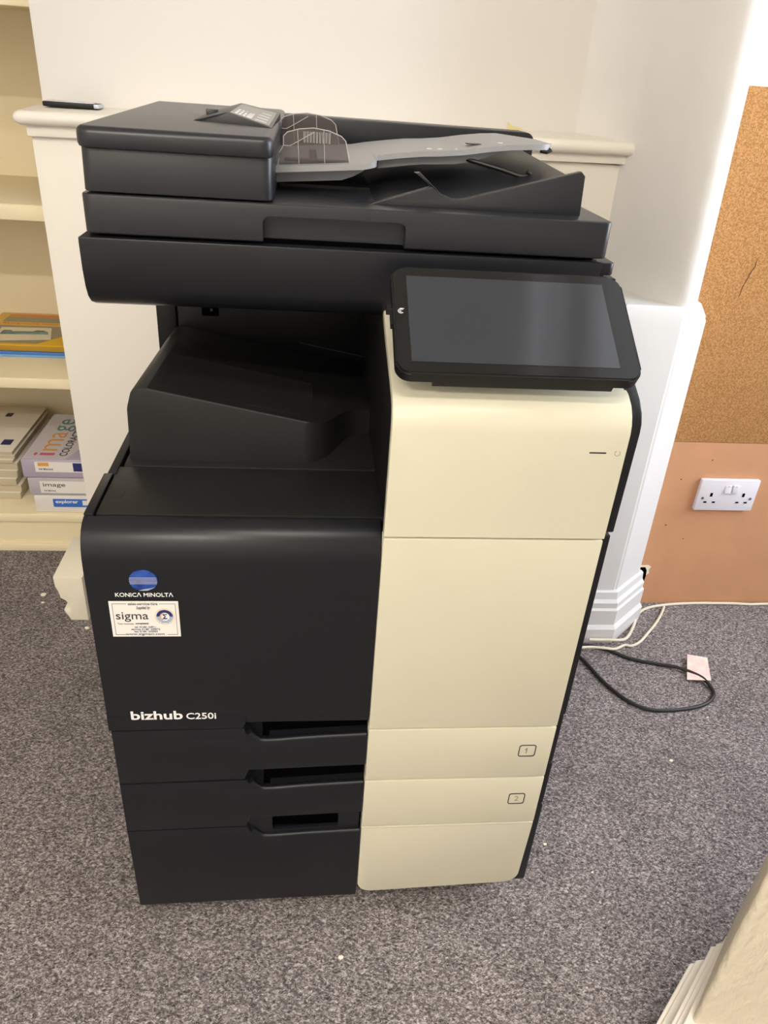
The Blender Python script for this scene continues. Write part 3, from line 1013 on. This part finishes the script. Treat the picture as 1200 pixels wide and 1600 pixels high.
# scanner bed
scp = [(0.148, 1.0085), (0.1475, 1.004), (0.1485, 0.975), (0.152, 0.955), (0.158, 0.943), (0.168, 0.9345), (0.185, 0.928), (0.21, 0.925), (0.66, 0.924), (0.66, 1.0095)]
obj('scanner', [(prism(scp, 'x', 0.002, 0.596, 0.001), 'dark'),
                (prism(round_poly([(0.002, 0.148), (0.613, 0.148), (0.613, 0.66), (0.002, 0.66)], [0.001, 0.008, 0.004, 0.001], 4), 'z', 0.9955, 1.0098, 0.0015), 'dark')], P, ang=0.45)

# lid with a scooped grip along its front edge
lid = prism(round_poly([(0.009, 0.150), (0.602, 0.150), (0.602, 0.66), (0.009, 0.66)], [0.012, 0.010, 0.006, 0.006], 6), 'z', 1.0135, 1.0545, 0.0025, 3)
cut = prism(round_poly([(0.202, 1.00), (0.362, 1.00), (0.362, 1.0415), (0.202, 1.0415)], [0, 0, 0.008, 0.008], 5), 'y', 0.12, 0.170)
obj('lid', [(boolean(lid, [cut]), 'grey'), (box(0.02, 0.59, 0.165, 0.655, 1.0095, 1.0145), 'hollow_shade')], P, ang=0.5)

# document feeder: main box and overhanging cap
fb = prism(round_poly([(0.0125, 0.1515), (0.2135, 0.1515), (0.2125, 0.63), (0.013, 0.63)], [0.012, 0.012, 0.01, 0.01], 6), 'z', 1.0565, 1.108, 0.001)
for v in fb.verts:
    if v.co.y < 0.18 and v.co.z > 1.10:
        v.co.y += 0.006
feeder = obj('feeder_body', [(fb, 'grey')], P)
cap = prism(round_poly([(0.0105, 0.148), (0.2145, 0.148), (0.2135, 0.64), (0.0105, 0.64)], [0.016, 0.014, 0.012, 0.006], 7), 'z', 1.0985, 1.1195, 0.0)
es = [e for e in cap.edges if all(v.co.z > 1.11 for v in e.verts)]
bmesh.ops.bevel(cap, geom=es, offset=0.007, segments=4, profile=0.5, affect='EDGES')
es = [e for e in cap.edges if all(v.co.z < 1.0990 for v in e.verts)]
bmesh.ops.bevel(cap, geom=es, offset=0.004, segments=2, profile=0.5, affect='EDGES')
for v in cap.verts:
    v.co.z += (v.co.y - 0.148) * 0.014
obj('feeder_cap', [(cap, 'grey')], P, ang=0.5)
# raised guide cover on top of the feeder
def guide_cover():
    b = bmesh.new()
    V = {k: b.verts.new(v) for k, v in dict(T=(0.108, 0.300, 1.1205), F=(0.208, 0.262, 1.1215), A=(0.152, 0.310, 1.1325), B=(0.157, 0.47, 1.1375),
                                            C=(0.212, 0.44, 1.1300), D=(0.112, 0.47, 1.124), Fb=(0.208, 0.262, 1.118), Cb=(0.212, 0.44, 1.118), Tb=(0.108, 0.300, 1.118), Db=(0.112, 0.47, 1.118)).items()}
    for q in (('T', 'A', 'B', 'D'), ('A', 'F', 'C', 'B'), ('T', 'Tb', 'Fb', 'F', 'A'), ('F', 'Fb', 'Cb', 'C'), ('D', 'B', 'C', 'Cb', 'Db'), ('T', 'D', 'Db', 'Tb'), ('Tb', 'Db', 'Cb', 'Fb')):
        b.faces.new([V[k] for k in q])
    return b
gc = obj('guide_cover', [(guide_cover(), 'grey')], P)
A_, F_, B_, C_ = Vector((0.152, 0.310, 1.1325)), Vector((0.208, 0.262, 1.1215)), Vector((0.157, 0.47, 1.1375)), Vector((0.212, 0.44, 1.1300))
nn = (F_ - A_).cross(B_ - A_).normalized()
def gp(u, v, o=0.0006):
    a = A_.lerp(F_, u)
    b = B_.lerp(C_, u)
    return a.lerp(b, v) + nn * o
marks = []
for i in range(3):
    for j in range(3):
        marks.append(quadb([gp(.14 + i * .09, .10 + j * .12), gp(.19 + i * .09, .10 + j * .12), gp(.19 + i * .09, .18 + j * .12), gp(.14 + i * .09, .18 + j * .12)], 0.0003, nn))
for j in range(5):
    marks.append(quadb([gp(.40, .10 + j * .08), gp(.52, .10 + j * .08), gp(.52, .14 + j * .08), gp(.40, .14 + j * .08)], 0.0003, nn))
for j in range(4):
    marks.append(quadb([gp(.60, .12 + j * .16), gp(.85, .12 + j * .16), gp(.85, .14 + j * .16), gp(.60, .14 + j * .16)], 0.0003, nn))
obj('guide_print', [(quadb([gp(.05, .04, .0002), gp(.93, .04, .0002), gp(.93, .9, .0002), gp(.05, .9, .0002)], 0.0003, nn), 'labelgrey'), (join(*marks), 'white')], gc)
obj('release_tab', [(box(0.121, 0.134, 0.360, 0.385, 1.122, 1.1325, 0.001), 'grey')], P)

# feeder hinge wall at the back
hw = prism(round_poly([(0.19, 1.05), (0.612, 1.05), (0.612, 1.1195), (0.19, 1.1215)], [0, 0.004, 0.014, 0], 5), 'y', 0.585, 0.645, 0.002)
obj('hinge_wall', [(hw, 'dark')], P)

# document feed tray
def tz(x):
    pts = [(0.205, 1.0815), (0.315, 1.0905), (0.335, 1.0945), (0.379, 1.1010), (0.409, 1.1045), (0.432, 1.1045), (0.46, 1.1095), (0.493, 1.115), (0.522, 1.118), (0.565, 1.120), (0.60, 1.122)]
    for a, c in zip(pts, pts[1:]):
        if x <= c[0]:
            t = (x - a[0]) / (c[0] - a[0])
            return a[1] + (c[1] - a[1]) * t
    return pts[-1][1]
def feed_tray():
    fr_ = [(0.210, .235), (0.25, .235), (0.29, .235), (0.316, .235), (0.325, .2365), (0.330, .240), (0.3325, .246), (0.3333, .254), (0.3337, .300), (0.335, .3075), (0.339, .310), (0.352, .311), (0.37, .310), (0.395, .309), (0.42, .309), (0.45, .310), (0.48, .311), (0.51, .311), (0.535, .311), (0.548, .312), (0.558, .316), (0.564, .323), (0.567, .332)]
    xs = [p[0] for p in fr_]
    yd = dict(fr_)
    yf = lambda x: yd[x]
    def yb(x):
        return 0.53 if x < 0.535 else 0.53 - (x - 0.535) * 3.6
    b = bmesh.new()
    th = 0.0055
    T = []
    B = []
    ny = 8
    for x in xs:
        y0, y1 = yf(x), yb(x)
        T.append([b.verts.new((x, y0 + (y1 - y0) * k / ny, tz(x) + (0.0010 if k == 0 else 0))) for k in range(ny + 1)])
        B.append([b.verts.new((x, y0 + (y1 - y0) * k / ny, tz(x) - th)) for k in range(ny + 1)])
    for i in range(len(xs) - 1):
        for k in range(ny):
            b.faces.new((T[i][k], T[i + 1][k], T[i + 1][k + 1], T[i][k + 1]))
            b.faces.new((B[i][k], B[i][k + 1], B[i + 1][k + 1], B[i + 1][k]))
        b.faces.new((T[i][0], B[i][0], B[i + 1][0], T[i + 1][0]))
        b.faces.new((T[i][ny], T[i + 1][ny], B[i + 1][ny], B[i][ny]))
    for L, R in ((T[0], B[0]), (T[-1], B[-1])):
        for k in range(ny):
            b.faces.new((L[k], L[k + 1], R[k + 1], R[k]))
    return b
ft = obj('feed_tray', [(feed_tray(), 'tray')], P, ang=0.9, label='light grey document feed tray')
# stiffening boxes under the tray
def under(x0, x1, y0, y1, d):
    b = bmesh.new()
    n = 8
    T, Bt = [], []
    for i in range(n + 1):
        x = x0 + (x1 - x0) * i / n
        dd = d * (1 if i < n - 1 else (0.75 if i == n - 1 else 0.35))
        T.append([b.verts.new((x, y, tz(x) - .004)) for y in (y0, y1)])
        Bt.append([b.verts.new((x, y, tz(x) - .004 - dd)) for y in (y0 + .006, y1)])
    for i in range(n):
        b.faces.new((T[i][0], T[i + 1][0], T[i + 1][1], T[i][1]))
        b.faces.new((Bt[i][0], Bt[i][1], Bt[i + 1][1], Bt[i + 1][0]))
        b.faces.new((T[i][0], Bt[i][0], Bt[i + 1][0], T[i + 1][0]))
        b.faces.new((T[i][1], T[i + 1][1], Bt[i + 1][1], Bt[i][1]))
    for i in (0, n):
        b.faces.new((T[i][0], T[i][1], Bt[i][1], Bt[i][0]))
    return b
obj('underside', [(join(under(0.212, 0.318, 0.248, 0.50, 0.014), under(0.340, 0.500, 0.318, 0.50, 0.012)), 'tray')], ft)
tp = tz(0.565)
obj('end_lip', [(tube([(0.560, 0.322, tz(.56) - .004), (0.563, 0.318, tz(.56) - .0065), (0.558, 0.316, tz(.56) - .0085), (0.549, 0.316, tz(.56) - .0075)], 0.0022, 8), 'black')], ft)
# marks on the tray
obj('size_slot', [(box(0.46, 0.486, 0.355, 0.37, tz(.473) + .0002, tz(.473) + .0012), 'ink')], ft)
for (x, y) in ((0.405, 0.34), (0.42, 0.345), (0.50, 0.35), (0.44, 0.33)):
    obj('size_mark', [(box(x, x + .006, y, y + .003, tz(x + .003) + .0001, tz(x + .003) + .0008), 'white')], ft)
# clear side guides
def guide(y, zoff, xoff):
    out = [(0.2165, 1.083), (0.2165, 1.096), (0.2215, 1.104), (0.2215, 1.114), (0.226, 1.1185), (0.240, 1.1225), (0.257, 1.1245), (0.275, 1.1225), (0.290, 1.1175), (0.2955, 1.1125), (0.301, 1.088)]
    out = [(x + xoff, z + zoff) for x, z in out]
    g = obj('side_guide', [(prism(out, 'y', y, y + 0.0015), 'smoke')], ft, label='smoked clear plastic paper guide')
    P3 = [(x, y, z) for x, z in out]
    rims = [tube(P3[1:], 0.0006, 6)]
    for x in (0.240, 0.271):
        rims.append(tube([(x + xoff, y - .0003, 1.085 + zoff), (x + xoff - .002, y - .0003, 1.1225 + zoff)], 0.0004, 5))
    rims.append(tube([(0.2215 + xoff, y - .0005, 1.104 + zoff), (0.229 + xoff, y - .0005, 1.104 + zoff), (0.240 + xoff, y - .0005, 1.110 + zoff), (0.258 + xoff, y - .0005, 1.1205 + zoff)], 0.0005, 5))
    if zoff == 0:
        for k in range(9):
            x = 0.2455 + k * 0.0037
            rims.append(tube([(x, y - .0004, 1.1205), (x + .0002, y - .0004, 1.109), (x + .0014, y - .0004, 1.1085), (x + .0016, y - .0004, 1.1205)], 0.00032, 4))
    obj('edge_rib', [(join(*rims), 'rim')], g)
guide(0.262, 0.0, 0.0)
guide(0.420, 0.0085, -0.008)
obj('guide_shoe', [(join(box(0.222, 0.30, 0.268, 0.29, 1.0865, 1.0895, .001), box(0.252, 0.262, 0.28, 0.42, 1.087, 1.089, .0005)), 'black')], ft)

# output wedge on the lid and the tray floor behind it
wp = [(0.318, 1.0535), (0.392, 1.0765), (0.372, 1.090), (0.378, 1.091), (0.404, 1.0695), (0.418, 1.0645), (0.432, 1.0655), (0.566, 1.1020), (0.571, 1.0975), (0.573, 1.0535)]
obj('stopper_wedge', [(prism(wp, 'y', 0.188, 0.200, 0.0015), 'grey')], P)
rp = [(0.330, 1.0545), (0.40, 1.0605), (0.42, 1.0595), (0.500, 1.074), (0.569, 1.090), (0.571, 1.0545)]
rpb = prism(rp, 'y', 0.200, 0.585)
for v in rpb.verts:
    if v.co.z > 1.056:
        v.co.z += (v.co.y - 0.2) * 0.035
obj('output_floor', [(rpb, 'dark'), (box(0.214, 0.33, 0.30, 0.585, 1.0545, 1.058), 'black')], P)
hook = [(0.43, 0.335, 1.100), (0.455, 0.325, 1.0965), (0.50, 0.31, 1.088), (0.522, 0.30, 1.083), (0.531, 0.298, 1.0835), (0.534, 0.297, 1.0865), (0.530, 0.297, 1.0885)]
obj('support_arm', [(tube(smooth_path(hook, 3), 0.0028, 8), 'black')], P)

# control panel (tilted touch screen)
pb, ptp = Vector((0.343, -0.012, 0.9235)), Vector((0.343, 0.112, 1.0020))
dv = (ptp - pb).normalized()
du = Vector((1, 0, 0))
dn = du.cross(dv).normalized()      # outward
Lv = (ptp - pb).length
Wu = 0.2625
CP = bpy.data.objects.new('control_panel', None)
CP.location = (0, 0, 0)
def pt(u, v, w=0.0):
    return pb + du * u + dv * v + dn * w
def rect3(u0, u1, v0, v1, w0, w1, rad=0.0, bev=0.0, seg=6):
    pl = round_poly([(u0, v0), (u1, v0), (u1, v1), (u0, v1)], rad, seg) if rad else [(u0, v0), (u1, v0), (u1, v1), (u0, v1)]
    b = bmesh.new()
    a = [b.verts.new(pt(p[0], p[1], w0)) for p in pl]
    c = [b.verts.new(pt(p[0], p[1], w1)) for p in pl]
    b.faces.new(a[::-1])
    b.faces.new(c)
    n = len(pl)
    for i in range(n):
        b.faces.new((a[i], a[(i + 1) % n], c[(i + 1) % n], c[i]))
    if bev:
        sc = set(c)
        es = [e for e in b.edges if e.verts[0] in sc and e.verts[1] in sc]
        bmesh.ops.bevel(b, geom=es, offset=bev, segments=2, affect='EDGES')
    return b
cp = obj('control_panel', [(rect3(0, Wu, 0, Lv, -0.013, 0, 0.016, 0.002), 'black')], P, label='tilted black touch control panel')
cp_b = obj('bezel', [(rect3(0.002, Wu - .002, 0.0025, Lv - .002, -0.001, 0.0006, 0.014), 'bezel')], cp)
obj('screen', [(rect3(0.0165, Wu - .0235, 0.0155, Lv - .0135, 0.0, 0.0010), 'lcd')], cp, label='dark grey touch screen')
# contactless mark
cu, cv = 0.0085, Lv * 0.56
ring = []
for a0, a1, r1 in ((40, 320, 0.0030), (60, 300, 0.0014)):
    pl = [(cu + r1 * math.cos(math.radians(a0 + (a1 - a0) * k / 12)), cv + r1 * math.sin(math.radians(a0 + (a1 - a0) * k / 12))) for k in range(13)]
    ring.append(tube([pt(p[0], p[1], 0.0009) for p in pl], 0.00035, 4))
ring.append(tube([pt(cu - .001, cv + .0036, 0.0009), pt(cu + .0035, cv + .0036, 0.0009)], 0.00035, 4))
obj('contactless_mark', [(join(*ring), 'white')], cp)
obj('usb_cover', [(rect3(-0.0025, 0.0005, 0.066, 0.088, -0.010, -0.002, 0.001), 'black')], cp)
neck = join(rect3(0.04, 0.235, 0.002, Lv * .8, -0.022, -0.013), rect3(0.06, 0.20, 0.05, Lv * .9, -0.06, -0.02))
obj('hinge_bracket', [(neck, 'black')], cp)

# casters
for (x, y) in ((0.060, 0.045), (0.565, 0.050), (0.06, 0.62), (0.565, 0.62)):
    f = obj('caster', [(join(box(x - .014, x + .014, y - .012, y + .016, 0.030, 0.047, 0.002), box(x - .013, x - .010, y - .016, y + .010, 0.012, 0.034, .001), box(x + .010, x + .013, y - .016, y + .010, 0.012, 0.034, .001)), 'black')], P)
    obj('wheel', [(cyl((x, y - .004, 0.0175), 0.0172, 0.018, 'x', 20), 'rubber')], f)
obj('stabiliser_foot', [(join(box(0.318, 0.34, 0.03, 0.05, 0.018, 0.047, .002)), 'black')], P)

# badge: blue globe with white lines, and the maker's lettering
def globe_clip(cx, cz, rx, rz, z0, z1):
    pts = []
    n = 24
    zz = [z0 + (z1 - z0) * k / n for k in range(n + 1)]
    R_ = [(cx + rx * math.sqrt(max(0, 1 - ((z - cz) / rz) ** 2)), z) for z in zz]
    L_ = [(cx - rx * math.sqrt(max(0, 1 - ((z - cz) / rz) ** 2)), z) for z in zz]
    return R_ + L_[::-1]
gx, gz, grx, grz = 0.0665, 0.6570, 0.0162, 0.0150
def clean(pl):
    o = []
    for p in pl:
        if not o or (Vector(p) - Vector(o[-1])).length > 1e-5:
            o.append(p)
    if (Vector(o[0]) - Vector(o[-1])).length < 1e-5:
        o.pop()
    return o
pcs = [(prism(clean(globe_clip(gx, gz, grx, grz, gz - grz * .93, gz + grz)), 'y', -0.0012, 0.0005, 0.0004), 'globe')]
for k, (dz, th) in enumerate(((0.0046, .0005), (0.0030, .0006), (0.0012, .0006), (-0.0008, .0006), (-0.0026, .0006), (-0.0042, .0005))):
    z = gz + dz
    w = grx * math.sqrt(1 - (dz / grz) ** 2)
    pcs.append((box(gx - w * .985, gx + w * .985, -0.0015, -0.0008, z - th / 2.8, z + th / 2.8), 'silver'))
pcs.append((prism([(gx - .006, gz - grz * .93), (gx + .004, gz - grz * .93), (gx + .013, gz - grz * .6), (gx + .008, gz - grz * .72), (gx + 0.0, gz - grz * .80)], 'y', -0.0015, -0.0008), 'silver'))
pcs.append((ftext('KONIC\u039b MINOLT\u039b', 0.0325, 0.6335, 0.0665, 0.0060, bold=0.012), 'white'))
obj('maker_badge', pcs, P)
# model lettering
obj('model_lettering', [(ftext('bizhub', 0.0310, 0.4338, 0.0660, 0.0150, bold=0.022), 'white'), (ftext('C250i', 0.1015, 0.4338, 0.0385, 0.0110, bold=0.012), 'white')], P)

# dealer sticker
sx0, sx1, sz0, sz1 = 0.0235, 0.1040, 0.5735, 0.6268
yS = -0.0005
def bar(x0, x1, z0, z1, y=yS - .0001):
    return box(x0, x1, y - .0002, y + .0001, z0, z1)
ix0, ix1, iz0, iz1 = sx0 + .0035, sx1 - .0035, sz0 + .003, sz1 - .0035
fr = join(bar(ix0, ix0 + .0004, iz0, iz1), bar(ix1 - .0004, ix1, iz0, iz1), bar(ix0, ix0 + .017, iz1 - .0004, iz1), bar(ix1 - .019, ix1, iz1 - .0004, iz1),
          bar(ix0, ix0 + .012, iz0, iz0 + .0004), bar(ix1 - .0125, ix1, iz0, iz0 + .0004))
tx = lambda s, u0, u1, v0, v1, bold=0.0, shear=0.0: ftext(s, sx0 + (sx1 - sx0) * u0, sz0 + (sz1 - sz0) * v0, (sx1 - sx0) * (u1 - u0), (sz1 - sz0) * (v1 - v0), yS - .0001, bold, shear)
ecx, ecz = sx0 + (sx1 - sx0) * 0.787, sz0 + (sz1 - sz0) * 0.575
pcs = [(box(sx0, sx1, yS, 0.0003, sz0, sz1), 'sticker'), (fr, 'ink'),
       (tx('sales-service-hire', .275, .70, .90, .97), 'ink'), (tx('Supplied by', .385, .59, .76, .87, 0, .4), 'ink'),
       (tx('sigma', .08, .55, .43, .70), 'ink'), (tx('Your business,', .09, .33, .345, .40), 'greyink'), (tx('completed.', .35, .545, .345, .405, .02), 'ink'),
       (tx('tel: 01481 24911', .33, .64, .255, .30), 'navy'), (tx('service: 01481 249072', .28, .70, .19, .24), 'navy'), (tx('fax: 01481 243954', .32, .66, .125, .175), 'navy'),
       (tx('www.sigmaci.com', .19, .76, .025, .105), 'navy')]
rx, rz_ = 0.0113, 0.0118
pcs.append((frame_poly(ellipse(ecx, ecz, rx, rz_), ellipse(ecx, ecz, rx - .0004, rz_ - .0004), 'y', yS - .0003, yS), 'orange'))
pcs.append((frame_poly(ellipse(ecx, ecz, .0098, .0100, 0, 180, 20) , ellipse(ecx, ecz, .0058, .0060, 0, 180, 20), 'y', yS - .0004, yS, True), 'navy'))
for k in range(5):
    z = ecz - .0014 - k * .0019
    w = .0098 * math.sqrt(max(0.02, 1 - ((z - ecz) / .0103) ** 2))
    wi = .0058 * math.sqrt(max(0, 1 - ((z - ecz) / .0060) ** 2)) if abs(z - ecz) < .006 else 0
    if wi:
        pcs.append((join(bar(ecx - w, ecx - wi, z - .0005, z + .0005), bar(ecx + wi, ecx + w, z - .0005, z + .0005)), 'blue'))
    else:
        pcs.append((bar(ecx - w, ecx + w, z - .0005, z + .0005), 'blue'))
pcs.append((frame_poly(ellipse(ecx - .001, ecz, .0045, .0050, 110, 250, 14), ellipse(ecx - .0002, ecz, .0042, .0046, 110, 250, 14), 'y', yS - .0004, yS, True), 'orange'))
pcs.append((ftext('\u03a3', ecx - .0024, ecz - .0038, .0052, .0076, yS - .0001, 0.03), 'navy'))
obj('dealer_sticker', pcs, P, label='white dealer sticker')

# ------------------------------------------------------------------ cables and bits on the floor
zc = 0.0045
bc = [(0.68, 0.72), (0.80, 0.664), (0.88, 0.655), (0.935, 0.652), (0.989, 0.636), (1.026, 0.609), (1.057, 0.593), (1.106, 0.578), (1.144, 0.562), (1.178, 0.538), (1.192, 0.518), (1.198, 0.494), (1.193, 0.473), (1.169, 0.450),
      (1.131, 0.435), (1.085, 0.428), (1.043, 0.427), (1.012, 0.434), (0.983, 0.457), (0.958, 0.494), (0.941, 0.534), (0.930, 0.571), (0.915, 0.608), (0.87, 0.65), (0.78, 0.70), (0.66, 0.74), (0.60, 0.75)]
pw = thing('power_cable', (1.0, 0.6, 0.0), 'black power cable looped on the carpet right of the copier', 'cable')
pts = smooth_path([(x, y, zc + (0.004 if abs(x - 1.16) < .05 and y > .5 else 0)) for x, y in bc], 5)
obj('cord', [(tube(pts, 0.0042, 8), 'blackcable')], pw)
tg = quadb([(1.186, 0.604, 0.012), (1.229, 0.588, 0.015), (1.203, 0.512, 0.012), (1.150, 0.522, 0.006)], 0.0007, (0, 0, 1))
obj('paper_tag', [(tg, 'tag')], pw, label='pink and white inspection tag')
wc1 = [(0.80, 0.86), (0.93, 0.79), (0.981, 0.742), (1.003, 0.720), (1.017, 0.690), (1.031, 0.665), (1.045, 0.648), (1.062, 0.646), (1.091, 0.662), (1.128, 0.699), (1.161, 0.734), (1.191, 0.771), (1.214, 0.805)]
wc2 = [(0.80, 0.84), (0.92, 0.70), (0.955, 0.657), (0.999, 0.656), (1.040, 0.656), (1.062, 0.672), (1.095, 0.720), (1.132, 0.776), (1.168, 0.800), (1.213, 0.811), (1.257, 0.817), (1.311, 0.820), (1.362, 0.820), (1.415, 0.819), (1.463, 0.815), (1.516, 0.817), (1.7, 0.818), (2.2, 0.818)]
wc1 = wc1[3:]
wc1 = [(0.905, 0.628), (0.95, 0.631), (0.985, 0.627), (1.012, 0.628)] + wc1[3:]
obj('telephone_cable', [(tube(smooth_path([(x, y, 0.0042 + 0.0097 * max(0.0, min(1.0, (1.05 - x) / 0.06))) for x, y in wc1], 5), 0.0033, 8), 'whitecable')], cat='cable', label='cream cable making a loose loop on the carpet by the pier skirting')
obj('telephone_cable', [(tube(smooth_path([(x, y, 0.0045 + (0.011 if x < 1.09 else 0)) for x, y in wc2[2:]], 5), 0.0036, 8), 'whitecable')], cat='cable', label='cream cable running along the foot of the brown hardboard panel')

def crumb(x, y, r, label):
    b = bmesh.new()
    bmesh.ops.create_icosphere(b, subdivisions=1, radius=r)
    for v in b.verts:
        v.co = Vector((x + v.co.x * random.uniform(.7, 1.3), y + v.co.y * random.uniform(.5, 1.0), max(0.0, r * .45 + v.co.z * random.uniform(.5, .7))))
    obj('paint_chip', [(b, 'plaster')], label=label, cat='debris', group='paint chips on the carpet')
crumb(-0.396, 0.854, 0.009, 'white paint chip on the carpet left of the plaster block')
crumb(-0.389, 0.824, 0.004, 'tiny white paint chip just in front of the larger one left of the plaster block')
crumb(-0.257, 0.722, 0.007, 'cream plaster chip at the front corner of the plaster block')
crumb(1.147, 0.407, 0.0035, 'tiny white chip on the carpet in front of the black cable loop')
crumb(1.011, 0.288, 0.0045, 'white chip on the open carpet between the cable loop and the near wall')
crumb(0.693, 0.106, 0.0035, 'white chip on the carpet by the right front corner of the copier')
crumb(0.763, 0.048, 0.0025, 'speck of white paint on the carpet between copier and near wall')
crumb(0.318, -0.079, 0.0048, 'white chip on the carpet in front of the copier')

# ------------------------------------------------------------------ ceiling lamps
for i, (sx, sy) in enumerate(STRIPS):
    t = thing('ceiling_lamp', (sx, sy, 2.62), ['long white strip lamp on the ceiling in front of the copier', 'long white strip lamp on the ceiling in front of the alcove shelves'][i], 'lamp', group='ceiling strip lamps')
    obj('housing', [(box(sx - .57, sx + .57, sy - .07, sy + .07, 2.64, 2.70, 0.004), 'lampwhite')], t)
    obj('diffuser', [(box(sx - .55, sx + .55, sy - .06, sy + .06, 2.615, 2.64, 0.008), 'lamp')], t)
